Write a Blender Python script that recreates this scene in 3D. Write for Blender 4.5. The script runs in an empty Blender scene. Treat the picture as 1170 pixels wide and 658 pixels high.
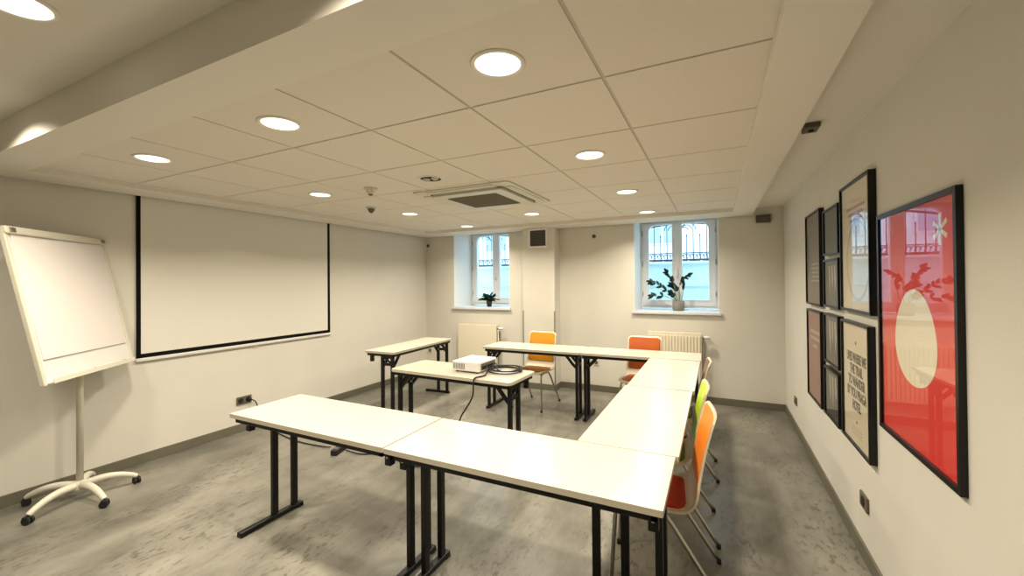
import bpy, bmesh, math, random
from mathutils import Vector, Matrix
random.seed(7)
C = bpy.context.scene.collection
PI = math.pi

# ------------------------------------------------------------------ room numbers (metres)
XL, XR, YB, YF = -4.35, 0.70, 5.57, -1.7
ZS, ZT, ZSTRIP, ZNEAR = 2.245, 2.285, 2.33, 2.42      # dropped border, tiles, side strip, near ceiling
TOP = 2.7

# ------------------------------------------------------------------ materials
def srgb(r, g, b):
    f = lambda c: (c/255/12.92) if c/255 <= .04045 else ((c/255+.055)/1.055)**2.4
    return (f(r), f(g), f(b), 1)

def new_mat(name):
    m = bpy.data.materials.new(name); m.use_nodes = True
    nt = m.node_tree; nt.nodes.clear()
    out = nt.nodes.new('ShaderNodeOutputMaterial')
    return m, nt, out

def mat(name, col, rough=.5, metal=0, noise=0, nscale=30, bump=0, bscale=200, spec=.5, stretch=(1, 1, 1), emit=0):
    m, nt, out = new_mat(name)
    b = nt.nodes.new('ShaderNodeBsdfPrincipled'); nt.links.new(b.outputs[0], out.inputs[0])
    b.inputs['Base Color'].default_value = col
    b.inputs['Roughness'].default_value = rough
    b.inputs['Metallic'].default_value = metal
    b.inputs['Specular IOR Level'].default_value = spec
    tc = nt.nodes.new('ShaderNodeTexCoord'); mp = nt.nodes.new('ShaderNodeMapping')
    mp.inputs['Scale'].default_value = stretch
    nt.links.new(tc.outputs['Object'], mp.inputs[0])
    if noise:
        n = nt.nodes.new('ShaderNodeTexNoise'); n.inputs['Scale'].default_value = nscale; n.inputs['Detail'].default_value = 4
        nt.links.new(mp.outputs[0], n.inputs['Vector'])
        r = nt.nodes.new('ShaderNodeValToRGB')
        r.color_ramp.elements[0].position = .3; r.color_ramp.elements[1].position = .7
        r.color_ramp.elements[0].color = [c*(1-noise) for c in col[:3]]+[1]
        r.color_ramp.elements[1].color = [min(1, c*(1+noise)) for c in col[:3]]+[1]
        nt.links.new(n.outputs['Fac'], r.inputs[0]); nt.links.new(r.outputs[0], b.inputs['Base Color'])
    if bump:
        n2 = nt.nodes.new('ShaderNodeTexNoise'); n2.inputs['Scale'].default_value = bscale; n2.inputs['Detail'].default_value = 3
        nt.links.new(mp.outputs[0], n2.inputs['Vector'])
        bp = nt.nodes.new('ShaderNodeBump'); bp.inputs['Strength'].default_value = bump; bp.inputs['Distance'].default_value = .002
        nt.links.new(n2.outputs['Fac'], bp.inputs['Height']); nt.links.new(bp.outputs[0], b.inputs['Normal'])
    if emit:
        b.inputs['Emission Color'].default_value = col; b.inputs['Emission Strength'].default_value = emit
    return m

def glass_mat(name, ior=1.5, tint=(1, 1, 1, 1), rough=.0):
    m, nt, out = new_mat(name)
    t = nt.nodes.new('ShaderNodeBsdfTransparent'); t.inputs[0].default_value = tint
    g = nt.nodes.new('ShaderNodeBsdfGlossy'); g.inputs['Roughness'].default_value = rough
    f = nt.nodes.new('ShaderNodeFresnel'); f.inputs[0].default_value = ior
    mx = nt.nodes.new('ShaderNodeMixShader')
    ge = nt.nodes.new('ShaderNodeNewGeometry'); sb = nt.nodes.new('ShaderNodeMath'); sb.operation = 'SUBTRACT'; sb.inputs[0].default_value = 1
    nt.links.new(ge.outputs['Backfacing'], sb.inputs[1]); mm = nt.nodes.new('ShaderNodeMath'); mm.operation = 'MULTIPLY'
    nt.links.new(f.outputs[0], mm.inputs[0]); nt.links.new(sb.outputs[0], mm.inputs[1])
    nt.links.new(mm.outputs[0], mx.inputs[0]); nt.links.new(t.outputs[0], mx.inputs[1]); nt.links.new(g.outputs[0], mx.inputs[2])
    nt.links.new(mx.outputs[0], out.inputs[0])
    return m

def emit_mat(name, col, s):
    m, nt, out = new_mat(name)
    e = nt.nodes.new('ShaderNodeEmission'); e.inputs[0].default_value = col; e.inputs[1].default_value = s
    nt.links.new(e.outputs[0], out.inputs[0]); return m

def floor_mat():
    m, nt, out = new_mat('vinyl_concrete_floor')
    N = nt.nodes.new; L = nt.links.new
    b = N('ShaderNodeBsdfPrincipled'); L(b.outputs[0], out.inputs[0])
    tc = N('ShaderNodeTexCoord')
    mp = N('ShaderNodeMapping'); mp.inputs['Scale'].default_value = (1.0, .45, 1); L(tc.outputs['Object'], mp.inputs[0])
    # broad clouds
    n1 = N('ShaderNodeTexNoise'); n1.inputs['Scale'].default_value = 2.6; n1.inputs['Detail'].default_value = 8; n1.inputs['Roughness'].default_value = .65
    L(mp.outputs[0], n1.inputs['Vector'])
    r1 = N('ShaderNodeValToRGB'); r1.color_ramp.elements[0].position = .3; r1.color_ramp.elements[1].position = .72
    r1.color_ramp.elements[0].color = srgb(82, 80, 73); r1.color_ramp.elements[1].color = srgb(146, 143, 132)
    L(n1.outputs['Fac'], r1.inputs[0])
    # slabs
    br = N('ShaderNodeTexBrick'); br.offset = .5; br.inputs['Scale'].default_value = 1
    br.inputs['Brick Width'].default_value = .9; br.inputs['Row Height'].default_value = .45
    br.inputs['Mortar Size'].default_value = .0016; br.inputs['Mortar Smooth'].default_value = .3
    br.inputs['Color1'].default_value = (.90, .90, .90, 1); br.inputs['Color2'].default_value = (1.05, 1.05, 1.04, 1)
    br.inputs['Mortar'].default_value = (.8, .8, .78, 1)
    mb = N('ShaderNodeMapping'); mb.inputs['Rotation'].default_value = (0, 0, PI/2); mb.inputs['Location'].default_value = (.2, .13, 0)
    L(tc.outputs['Object'], mb.inputs[0]); L(mb.outputs[0], br.inputs['Vector'])
    mx = N('ShaderNodeMix'); mx.data_type = 'RGBA'; mx.blend_type = 'MULTIPLY'; mx.inputs[0].default_value = 1
    L(r1.outputs[0], mx.inputs[6]); L(br.outputs['Color'], mx.inputs[7])
    # patches of dark pitting
    n2 = N('ShaderNodeTexNoise'); n2.inputs['Scale'].default_value = 34; n2.inputs['Detail'].default_value = 3; n2.inputs['Roughness'].default_value = .6
    L(mp.outputs[0], n2.inputs['Vector'])
    r2 = N('ShaderNodeValToRGB'); r2.color_ramp.elements[0].position = .53; r2.color_ramp.elements[1].position = .62
    L(n2.outputs['Fac'], r2.inputs[0])
    n3 = N('ShaderNodeTexNoise'); n3.inputs['Scale'].default_value = 2.4; n3.inputs['Detail'].default_value = 3
    L(mp.outputs[0], n3.inputs['Vector'])
    r3 = N('ShaderNodeValToRGB'); r3.color_ramp.elements[0].position = .42; r3.color_ramp.elements[1].position = .62
    L(n3.outputs['Fac'], r3.inputs[0])
    mu = N('ShaderNodeMath'); mu.operation = 'MULTIPLY'; L(r2.outputs[0], mu.inputs[0]); L(r3.outputs[0], mu.inputs[1])
    mu2 = N('ShaderNodeMath'); mu2.operation = 'MULTIPLY'; mu2.inputs[1].default_value = .6; L(mu.outputs[0], mu2.inputs[0])
    mx2 = N('ShaderNodeMix'); mx2.data_type = 'RGBA'; L(mu2.outputs[0], mx2.inputs[0]); L(mx.outputs[2], mx2.inputs[6])
    mx2.inputs[7].default_value = srgb(52, 48, 38)
    L(mx2.outputs[2], b.inputs['Base Color'])
    rr = N('ShaderNodeMapRange'); rr.inputs[3].default_value = .24; rr.inputs[4].default_value = .42
    L(n1.outputs['Fac'], rr.inputs[0]); L(rr.outputs[0], b.inputs['Roughness'])
    bp = N('ShaderNodeBump'); bp.inputs['Strength'].default_value = .15; bp.inputs['Distance'].default_value = .002
    L(n2.outputs['Fac'], bp.inputs['Height']); L(bp.outputs[0], b.inputs['Normal'])
    return m

M = {}
M['floor'] = floor_mat()
M['wall'] = mat('matt_grey_wall_paint', srgb(215, 212, 202), .85, noise=.02, nscale=3, bump=.25, bscale=160)
M['white'] = mat('white_ceiling_paint', srgb(226, 222, 212), .85, bump=.15, bscale=220)
M['tile'] = mat('mineral_ceiling_tile', srgb(222, 216, 205), .9, noise=.02, nscale=120, bump=.2, bscale=300)
M['grid'] = mat('ceiling_grid_metal', srgb(190, 184, 172), .5)
M['skirt'] = mat('olive_grey_skirting', srgb(104, 100, 86), .5, noise=.06, nscale=8)
M['pvc'] = mat('white_window_plastic', srgb(232, 234, 236), .35)
M['guard'] = mat('grey_corner_guard', srgb(138, 134, 122), .5)
M['sill'] = mat('white_sill_board', srgb(214, 216, 222), .35)
M['reveal'] = mat('white_reveal_paint', srgb(232, 232, 228), .8, bump=.1)
M['glass'] = glass_mat('window_glass')
M['pic_glass'] = glass_mat('picture_glass', 1.55)
M['top'] = mat('cream_laminate_tabletop', srgb(197, 191, 175), .25, noise=.012, nscale=60)
M['edge'] = mat('greige_table_edge', srgb(186, 178, 160), .5)
M['black'] = mat('black_powder_coated_steel', srgb(9, 8, 9), .45, spec=.35)
M['rubber'] = mat('black_rubber', srgb(20, 20, 20), .7)
M['chrome'] = mat('satin_steel', srgb(176, 172, 160), .28, metal=1)
M['ply'] = mat('pale_beech_plywood', srgb(218, 206, 182), .38, noise=.05, nscale=14, stretch=(1, 6, 1))
M['orange'] = mat('orange_laminate', srgb(232, 126, 20), .45, noise=.05, nscale=18)
M['red'] = mat('brick_red_laminate', srgb(180, 54, 18), .5, noise=.05, nscale=18)
M['green'] = mat('lime_green_laminate', srgb(178, 204, 34), .35, noise=.05, nscale=18)
M['dgreen'] = mat('olive_green_laminate', srgb(92, 128, 22), .35, noise=.05, nscale=18)
M['amber'] = mat('amber_laminate', srgb(206, 138, 18), .5, noise=.05, nscale=18)
M['umber'] = mat('dark_amber_laminate', srgb(150, 98, 14), .6, noise=.05, nscale=18)
M['burnt'] = mat('burnt_orange_laminate', srgb(184, 86, 20), .5, noise=.05, nscale=18)
M['cocoa'] = mat('cocoa_brown_laminate', srgb(96, 78, 70), .35, noise=.05, nscale=18)
M['ivory'] = mat('ivory_plastic', srgb(206, 202, 186), .4)
M['whitep'] = mat('white_plastic', srgb(220, 219, 214), .35)
M['paper'] = mat('white_paper', srgb(218, 212, 208), .8)
M['pad_line'] = mat('grey_line', srgb(150, 146, 136), .6)
M['screen'] = mat('matt_projection_cloth', srgb(222, 220, 210), .85)
M['screen_black'] = mat('black_screen_border', srgb(8, 7, 7), .9, spec=.2)
M['rad'] = mat('cream_radiator_enamel', srgb(230, 222, 200), .4)
M['lamp'] = emit_mat('lit_lamp_lens', (1, .92, .78, 1), 2.6)
M['lamp_ring'] = mat('white_lamp_ring', srgb(225, 220, 208), .4)
M['dark'] = mat('dark_recess', srgb(24, 22, 20), .8)
M['brown'] = mat('dark_brown_plastic', srgb(84, 74, 54), .5)
M['vent'] = mat('grey_vent_slats', srgb(92, 88, 78), .5)
M['grille'] = None
M['frame'] = mat('black_picture_frame', srgb(9, 8, 9), .35, spec=.35)
M['socket'] = mat('taupe_socket_plastic', srgb(96, 88, 72), .4)
M['leaf'] = mat('dark_green_leaf', srgb(30, 66, 46), .35, noise=.2, nscale=20)
M['leaf2'] = mat('fern_green_leaf', srgb(54, 92, 52), .45, noise=.2, nscale=20)
M['stem'] = mat('pale_green_stem', srgb(120, 136, 100), .5)
M['pot'] = mat('grey_woven_pot', srgb(128, 128, 120), .8, noise=.2, nscale=90, bump=.6, bscale=120)
M['potblack'] = mat('black_plant_pot', srgb(24, 24, 26), .5)
M['soil'] = mat('soil', srgb(50, 38, 28), .9)
M['out_wall'] = mat('pale_outside_render', srgb(216, 228, 230), .9, noise=.03, nscale=3)
M['out_far'] = mat('white_outside_facade', srgb(236, 232, 236), .9, noise=.03, nscale=1)
M['out_win'] = mat('facade_window_glass', srgb(170, 180, 205), .2)
M['iron'] = mat('dark_wrought_iron', srgb(40, 50, 62), .5)
M['brick'] = mat('dusty_brick', srgb(150, 96, 92), .9, noise=.2, nscale=20)
M['street'] = mat('grey_street', srgb(150, 150, 150), .9)
M['red_marker'] = mat('red_marker_cap', srgb(214, 60, 50), .4)
M['led'] = mat('dark_green_marker_cap', srgb(26, 34, 26), .4)

# perforated metal for the air conditioner grille
def grille_mat():
    m, nt, out = new_mat('perforated_grille'); N = nt.nodes.new; L = nt.links.new
    b = N('ShaderNodeBsdfPrincipled'); L(b.outputs[0], out.inputs[0]); b.inputs['Roughness'].default_value = .8; b.inputs['Specular IOR Level'].default_value = .08
    tc = N('ShaderNodeTexCoord'); v = N('ShaderNodeTexVoronoi'); v.voronoi_dimensions = '2D'; v.inputs['Scale'].default_value = 34; v.inputs['Randomness'].default_value = 0
    L(tc.outputs['Object'], v.inputs['Vector'])
    r = N('ShaderNodeValToRGB'); r.color_ramp.elements[0].position = .3; r.color_ramp.elements[1].position = .5
    r.color_ramp.elements[0].color = srgb(50, 46, 36); r.color_ramp.elements[1].color = srgb(136, 128, 106)
    L(v.outputs['Distance'], r.inputs[0]); L(r.outputs[0], b.inputs['Base Color']); return m
M['grille'] = grille_mat()

# ------------------------------------------------------------------ mesh helpers
def merge(dst, src):
    me = bpy.data.meshes.new('tmp'); src.to_mesh(me); dst.from_mesh(me); bpy.data.meshes.remove(me); src.free()

def box(bm, x0, x1, y0, y1, z0, z1, bev=0, seg=2, mi=0, rot=None, at=None):
    t = bmesh.new()
    bmesh.ops.create_cube(t, size=1)
    for v in t.verts:
        v.co = Vector(((x0+x1)/2+v.co.x*(x1-x0), (y0+y1)/2+v.co.y*(y1-y0), (z0+z1)/2+v.co.z*(z1-z0)))
    if bev: bmesh.ops.bevel(t, geom=list(t.edges), offset=bev, segments=seg, affect='EDGES', profile=.5)
    for f in t.faces: f.material_index = mi
    if rot is not None: bmesh.ops.transform(t, matrix=rot, verts=t.verts)
    if at is not None: bmesh.ops.translate(t, vec=at, verts=t.verts)
    merge(bm, t); return bm

def prism(bm, pts, z0, z1, mi=0, mi_side=None, bev=0, mat4=None):
    """extrude the xy outline pts (anticlockwise) from z0 to z1"""
    t = bmesh.new()
    lo = [t.verts.new((p[0], p[1], z0)) for p in pts]; hi = [t.verts.new((p[0], p[1], z1)) for p in pts]
    a = t.faces.new(list(reversed(lo))); b = t.faces.new(hi); a.material_index = mi; b.material_index = mi
    n = len(pts)
    for i in range(n):
        f = t.faces.new((lo[i], lo[(i+1) % n], hi[(i+1) % n], hi[i])); f.material_index = mi if mi_side is None else mi_side
    if bev:
        es = [e for e in t.edges if abs(e.verts[0].co.z-e.verts[1].co.z) < 1e-6]
        bmesh.ops.bevel(t, geom=es, offset=bev, segments=2, affect='EDGES', profile=.5)
    bmesh.ops.recalc_face_normals(t, faces=t.faces)
    if mat4 is not None: bmesh.ops.transform(t, matrix=mat4, verts=t.verts)
    merge(bm, t); return bm

def round_rect(w, d, r, n=6, cx=0, cy=0):
    p = []
    for sx, sy, a0 in ((1, 1, 0), (-1, 1, PI/2), (-1, -1, PI), (1, -1, 3*PI/2)):
        for i in range(n+1):
            a = a0+i*PI/2/n
            p.append((cx+sx*(w/2-r)+r*math.cos(a), cy+sy*(d/2-r)+r*math.sin(a)))
    return p

def circ(r, n=32, cx=0, cy=0): return [(cx+r*math.cos(2*PI*i/n), cy+r*math.sin(2*PI*i/n)) for i in range(n)]

def tube(bm, pts, r, n=10, mi=0, closed=False, rect=None, cap=True):
    """sweep a circle (or rect (w,h)) along a polyline; r may be a list"""
    t = bmesh.new(); P = [Vector(p) for p in pts]; m = len(P)
    rs = r if isinstance(r, (list, tuple)) else [r]*m
    tang = []
    for i in range(m):
        if closed: d = P[(i+1) % m]-P[i-1]
        else: d = P[min(i+1, m-1)]-P[max(i-1, 0)]
        tang.append(d.normalized())
    up = Vector((0, 0, 1)) if abs(tang[0].z) < .9 else Vector((0, 1, 0))
    a = tang[0].cross(up).normalized(); rings = []
    for i in range(m):
        a = (a-tang[i]*a.dot(tang[i])).normalized(); b = tang[i].cross(a)
        if rect:
            q = [(-.5, -.5), (.5, -.5), (.5, .5), (-.5, .5)]
            ring = [t.verts.new(P[i]+a*rect[0]*u*rs[i]+b*rect[1]*v*rs[i]) for u, v in q]
        else:
            ring = [t.verts.new(P[i]+(a*math.cos(2*PI*k/n)+b*math.sin(2*PI*k/n))*rs[i]) for k in range(n)]
        rings.append(ring)
    k = len(rings[0])
    for i in range(m if closed else m-1):
        A, B = rings[i], rings[(i+1) % m]
        for j in range(k):
            f = t.faces.new((A[j], A[(j+1) % k], B[(j+1) % k], B[j])); f.smooth = not rect; f.material_index = mi
    if cap and not closed:
        t.faces.new(list(reversed(rings[0]))).material_index = mi; t.faces.new(rings[-1]).material_index = mi
    bmesh.ops.recalc_face_normals(t, faces=t.faces)
    merge(bm, t); return bm

def lathe(bm, prof, n=32, mi=0, at=(0, 0, 0), cap=True, smooth=True):
    t = bmesh.new(); rings = []
    for r, z in prof:
        rings.append([t.verts.new((at[0]+r*math.cos(2*PI*k/n), at[1]+r*math.sin(2*PI*k/n), at[2]+z)) for k in range(n)])
    for A, B in zip(rings, rings[1:]):
        for j in range(n):
            f = t.faces.new((A[j], A[(j+1) % n], B[(j+1) % n], B[j])); f.smooth = smooth; f.material_index = mi
    if cap:
        for R_ in (rings[0], rings[-1]):
            if (R_[0].co-R_[n//2].co).length > 1e-5:
                f = t.faces.new(R_); f.material_index = mi
    bmesh.ops.recalc_face_normals(t, faces=t.faces)
    merge(bm, t); return bm

def spline(pts, n=8):
    P = [Vector(p) for p in pts]; out = []
    for i in range(len(P)-1):
        p0 = P[max(i-1, 0)]; p1 = P[i]; p2 = P[i+1]; p3 = P[min(i+2, len(P)-1)]
        for k in range(n):
            t = k/n
            out.append(.5*((2*p1)+(p2-p0)*t+(2*p0-5*p1+4*p2-p3)*t*t+(3*p1-p0-3*p2+p3)*t**3))
    out.append(P[-1]); return out

def obj(name, bm, mats, parent=None, loc=None, rz=None):
    me = bpy.data.meshes.new(name)
    if isinstance(bm, bmesh.types.BMesh): bm.to_mesh(me); bm.free()
    if not isinstance(mats, (list, tuple)): mats = [mats]
    for m in mats: me.materials.append(m)
    o = bpy.data.objects.new(name, me); C.objects.link(o)
    if parent: o.parent = parent
    if loc: o.location = loc
    if rz is not None: o.rotation_euler = (0, 0, rz)
    return o

def tag(o, label, cat, group=None):
    o['label'] = label; o['category'] = cat
    if group: o['group'] = group
    return o

def thing(name, label, cat, loc=(0, 0, 0), rz=0, group=None):
    o = bpy.data.objects.new(name, None); C.objects.link(o); o.empty_display_size = .1
    o.location = loc; o.rotation_euler = (0, 0, rz)
    return tag(o, label, cat, group)

def struct(name, bm, mats):
    o = obj(name, bm, mats); o['kind'] = 'structure'; return o

def dup(o, parent=None, top=True):
    c = o.copy(); C.objects.link(c)
    if parent: c.parent = parent
    for ch in list(o.children):
        if ch.type != 'LIGHT': dup(ch, c)
    return c
NB = bmesh.new

# ------------------------------------------------------------------ room shell
W1 = (-3.79, -2.79, 1.10, 2.325); W2 = (-.96, .037, 1.10, 2.325)      # window openings in the window wall
YW = 6.12                                                             # inner face of window frames
struct('floor', box(NB(), XL-.05, XR+.05, YF-.05, YB+.05, -.06, 0), M['floor'])
struct('wall_left', box(NB(), XL-.2, XL, YF-.2, YB+.2, -.06, TOP), M['wall'])
struct('wall_right', box(NB(), XR, XR+.2, YF-.2, YB+.2, -.06, TOP), M['wall'])
struct('wall_front', box(NB(), XL, XR, YF-.2, YF, -.06, TOP), M['wall'])
bm = NB()
YO = YW+.14
for x0, x1 in ((XL, W1[0]), (W1[1], W2[0]), (W2[1], XR)): box(bm, x0, x1, YB, YO, -.06, TOP)
for w in (W1, W2):
    box(bm, w[0], w[1], YB, YO, -.06, w[2]); box(bm, w[0], w[1], YB, YO, w[3], TOP)
struct('wall_back', bm, M['wall'])
for i, w in enumerate((W1, W2)):     # white painted reveal lining the opening
    bm = NB(); t = .004
    box(bm, w[0], w[0]+t, YB+.001, YW, w[2], w[3]); box(bm, w[1]-t, w[1], YB+.001, YW, w[2], w[3]); box(bm, w[0], w[1], YB+.001, YW, w[3]-t, w[3])
    struct('trim_%d' % (i+1), bm, M['reveal'])
# pillar with its lower cladding
bm = NB(); box(bm, -2.465, -1.985, 5.345, YB, 0, ZS-.001)
box(bm, -2.50, -2.465, 5.42, YB, 0, ZS-.001)
struct('trim_3', bm, M['wall'])
for k, (xa, xb) in enumerate(((-2.467, -2.452), (-1.998, -1.983))):     # corner guards on the lower pillar
    bm = NB(); box(bm, xa, xb, 5.342, 5.3455, .082, 1.09, .001); xs = xa if k == 0 else xb-.002
    box(bm, xs, xs+.002, 5.342, 5.36, .082, 1.09)
    struct('trim_%d' % (4+k*3), bm, M['guard'])
# skirting
def skirt(name, bm): struct(name, bm, M['skirt'])
skirt('baseboard_left', box(NB(), XL, XL+.012, YF, YB, 0, .082, .002))
skirt('baseboard_right', box(NB(), XR-.012, XR, YF, YB, 0, .082, .002))
skirt('baseboard_front', box(NB(), XL+.012, XR-.012, YF, YF+.012, 0, .082, .002))
bm = NB()
box(bm, XL+.012, -2.512, YB-.012, YB, 0, .082, .002); box(bm, -1.973, XR-.012, YB-.012, YB, 0, .082, .002)
box(bm, -2.512, -1.973, 5.324, 5.336, 0, .082, .002); box(bm, -1.985, -1.973, 5.336, YB, 0, .082, .002)
box(bm, -2.512, -2.50, 5.336, YB, 0, .082, .002)
skirt('baseboard_back', bm)

# ceiling: slab above, side strip, dropped border, tile field
RX0, RX1, RY0, RY1 = -4.0, .178, 1.015, 5.13
BX1, BY0 = .39, .80
bm = NB()
box(bm, XL, XR, YF, BY0+.02, ZNEAR, TOP)
box(bm, XL, XR, BY0+.02, YB, ZSTRIP, TOP)
struct('ceiling', bm, M['white'])
bm = NB()
box(bm, XL+.035, RX0, BY0, YB-.02, ZS, ZSTRIP); box(bm, RX1, BX1, BY0, YB-.02, ZS, ZSTRIP)
box(bm, RX0, RX1, BY0, RY0, ZS, ZSTRIP); box(bm, RX0, RX1, RY1, YB-.02, ZS, ZSTRIP)
box(bm, XL+.035, BX1, BY0, BY0+.02, ZSTRIP, ZNEAR)
struct('trim_5', bm, M['white'])
gx = [RX0]+[-.381-.6*k for k in range(6, -1, -1) if -.381-.6*k > RX0+.1]+[RX1]
gy = [RY0]+[1.583+.603*k for k in range(6)]+[RY1]
gy = [g for g in gy if g <= RY1]
if gy[-1]-gy[-2] < .08: gy.pop(-2)
bm = NB(); box(bm, RX0, RX1, RY0, RY1, ZT+.005, ZT+.03, mi=1)
g = .0065
for i in range(len(gx)-1):
    for j in range(len(gy)-1):
        box(bm, gx[i]+(g if i else 0), gx[i+1]-(g if i < len(gx)-2 else 0), gy[j]+(g if j else 0), gy[j+1]-(g if j < len(gy)-2 else 0), ZT, ZT+.012, .0015, 1)
struct('trim_6', bm, [M['tile'], M['grid']])

# ------------------------------------------------------------------ windows
def arch_panel(bm, x0, x1, z0, z1, gx0, gx1, gz0, gz1, y0, y1, r0, r1, mi=0):
    """frame ring: outer rectangle, inner opening with rounded upper corners of radius r0 (left) and r1 (right)"""
    inner = [(gx0, gz0), (gx1, gz0)]
    n = 8
    for r, cx, a0 in ((r1, gx1-r1, 0), (r0, gx0+r0, PI/2)):
        for i in range(n+1):
            a = a0+i*PI/2/n; inner.append((cx+r*math.cos(a), gz1-max(r, 0)+r*math.sin(a)))
    outer = []
    cx, cz = (gx0+gx1)/2, (gz0+gz1)/2
    for (x, z) in inner:     # project every inner point on the outer rectangle
        dx, dz = x-cx, z-cz; s = 1e9
        if dx > 0: s = min(s, (x1-cx)/dx)
        if dx < 0: s = min(s, (x0-cx)/dx)
        if dz > 0: s = min(s, (z1-cz)/dz)
        if dz < 0: s = min(s, (z0-cz)/dz)
        outer.append([cx+dx*s, cz+dz*s])
    # snap the nearest outer points to the four corners
    for c in ((x0, z0), (x1, z0), (x1, z1), (x0, z1)):
        k = min(range(len(outer)), key=lambda q: (outer[q][0]-c[0])**2+(outer[q][1]-c[1])**2); outer[k] = list(c)
    t = bmesh.new(); rings = []
    for pts, y in ((outer, y0), (inner, y0), (inner, y1), (outer, y1)):
        rings.append([t.verts.new((p[0], y, p[1])) for p in pts])
    m = len(inner)
    for a in range(4):
        A, B = rings[a], rings[(a+1) % 4]
        for j in range(m):
            try: t.faces.new((A[j], A[(j+1) % m], B[(j+1) % m], B[j])).material_index = mi
            except ValueError: pass
    bmesh.ops.remove_doubles(t, verts=t.verts, dist=1e-5)
    bmesh.ops.recalc_face_normals(t, faces=t.faces)
    merge(bm, t)

def build_window(idx, w, ox):
    # ox: left outer edge of the frame; frame is .96 m wide
    root = bpy.data.objects.new('window_%d' % idx, None); C.objects.link(root); root.location = (ox, YW, 1.115); root['kind'] = 'structure'
    Wd = w[1]-ox-.004; H = 2.32-1.115
    fr = NB()
    box(fr, 0, .045, 0, .07, 0, H, .003); box(fr, Wd-.045, Wd, 0, .07, 0, H, .003)
    box(fr, .045, Wd-.045, 0, .07, 0, .045, .003); box(fr, .045, Wd-.045, 0, .07, H-.03, H, .003)
    box(fr, .0, .012, -.006, .004, .02, H-.01, .002); box(fr, Wd-.012, Wd, -.006, .004, .02, H-.01, .002)
    obj('window_frame', fr, M['pvc'], root)
    mid = .487
    for k, (a, b) in enumerate(((.035, mid-.004), (mid+.004, Wd-.035))):
        s = NB(); st = .068
        gl = (a+.078, b-.06) if k == 0 else (a+.06, b-.078)
        arch_panel(s, a, b, .035, H-.02, gl[0], gl[1], .118, H-.045, -.018, .05, .09 if k == 0 else .012, .012 if k == 0 else .09)
        arch_panel(s, gl[0]-.018, gl[1]+.018, .10, H-.03, gl[0]-.004, gl[1]+.004, .114, H-.041, -.024, -.017, .09 if k == 0 else .012, .012 if k == 0 else .09)
        sash = obj('window_sash', s, M['pvc'], root)
        p = NB(); box(p, gl[0]-.01, gl[1]+.01, .010, .016, .108, H-.035)
        obj('glass_pane', p, M['glass'], sash)
        hg = NB(); xh = .03 if k == 0 else Wd-.03
        for z in (.2, .62, 1.05): tube(hg, [(xh, -.014, z-.035), (xh, -.014, z+.035)], .008, 10)
        obj('hinge', hg, M['chrome'], root)
    h = NB(); box(h, mid-.014, mid+.014, -.03, -.018, .40, .47, .004)
    tube(h, [(mid, -.03, .435), (mid, -.055, .435), (mid+.002, -.058, .43), (mid+.002, -.06, .50), (mid+.002, -.058, .545)], .009, 10)
    obj('window_handle', h, M['whitep'], root)
    b = NB(); box(b, mid-.022, mid+.022, -.022, -.016, .04, H-.03, .003)
    obj('meeting_strip', b, M['pvc'], root)
    s = NB(); box(s, w[0]-ox-.025, w[1]-ox+.025, YB-.035-YW, YB-.0-YW, -.045, -.012, .004)
    box(s, w[0]-ox+.001, w[1]-ox-.001, YB-.01-YW, -.001, -.045+.03, -.012+.0)
    obj('window_sill', s, M['sill'], root)
    return root
build_window(1, W1, W1[0]); build_window(2, W2, W2[0])

# ------------------------------------------------------------------ outside
bm = NB(); box(bm, -6.2, 2.4, 7.2, 7.5, -.3, 1.76); box(bm, -6.2, 2.4, 7.17, 7.2, 1.40, 1.44, .005); box(bm, -6.2, 2.4, 7.14, 7.5, 1.76, 1.80, .01)
tag(obj('light_well_wall', bm, M['out_wall']), 'pale rendered retaining wall outside the two windows, under the iron railings', 'wall')
bm = NB(); box(bm, -6.2, 2.4, YO, 7.2, -.35, -.3)
tag(obj('light_well_paving', bm, M['street']), 'grey paving at the foot of the light well outside', 'ground')
bm = NB(); box(bm, -9, 6, 7.5, 13, -.3, 1.76)
tag(obj('street_pavement', bm, M['street']), 'grey street level beyond the iron railings outside', 'ground')
def railing(xc, label):
    t = thing('iron_railing', label, 'railing', (xc, 7.3, 1.80), 0, 'iron railings outside the windows')
    wd = 1.6
    b = NB(); box(b, -wd/2, wd/2, -.012, .012, .02, .045, .002); box(b, -wd/2, wd/2, -.012, .012, .135, .15, .002)
    obj('bottom_rail', b, M['iron'], t)
    b = NB(); arc = [(x, 0, .52+.11*(1-(x/.8)**2)) for x in [-.8+.1*k for k in range(17)]]
    tube(b, arc, 1, rect=(.014, .028)); arc2 = [(p[0]*.55, 0, .62+.12*(1-(p[0]/.8)**2)) for p in arc]; tube(b, arc2, 1, rect=(.012, .016))
    obj('arched_rail', b, M['iron'], t)
    for k in range(17):
        x = -.8+.1*k; hh = .52+.11*(1-(x/.8)**2); top = hh+.12 if k % 2 == 0 else .42
        b = NB(); tube(b, [(x, 0, 0), (x, 0, top)], .0065, 8)
        lathe(b, [(.0005, top+.035), (.013, top+.008), (.0065, top-.01)], 8, at=(x, 0, 0))
        obj('bar', b, M['iron'], t)
    b = NB()
    for k in range(32):
        x = -.775+.05*k; pts = [(x+.022*math.cos(a), 0, .088+.036*math.sin(a)) for a in [i*PI/5 for i in range(8)]]
        tube(b, pts, .006, 6)
    obj('scroll_band', b, M['iron'], t)
    b = NB()
    for s in (-1, 1):
        for r0 in (.05, .08, .11):
            tube(b, [(s*(.02+r0*(1-math.cos(a))), 0, .50+r0*math.sin(a)+.02) for a in [i*PI/8 for i in range(9)]], .007, 6)
    obj('scroll_ornament', b, M['iron'], t)
    return t
railing(-.52, 'dark wrought iron railing outside the window with the grey potted plant')
railing(-4.05, 'dark wrought iron railing outside the window with the small black potted plant')
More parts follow.
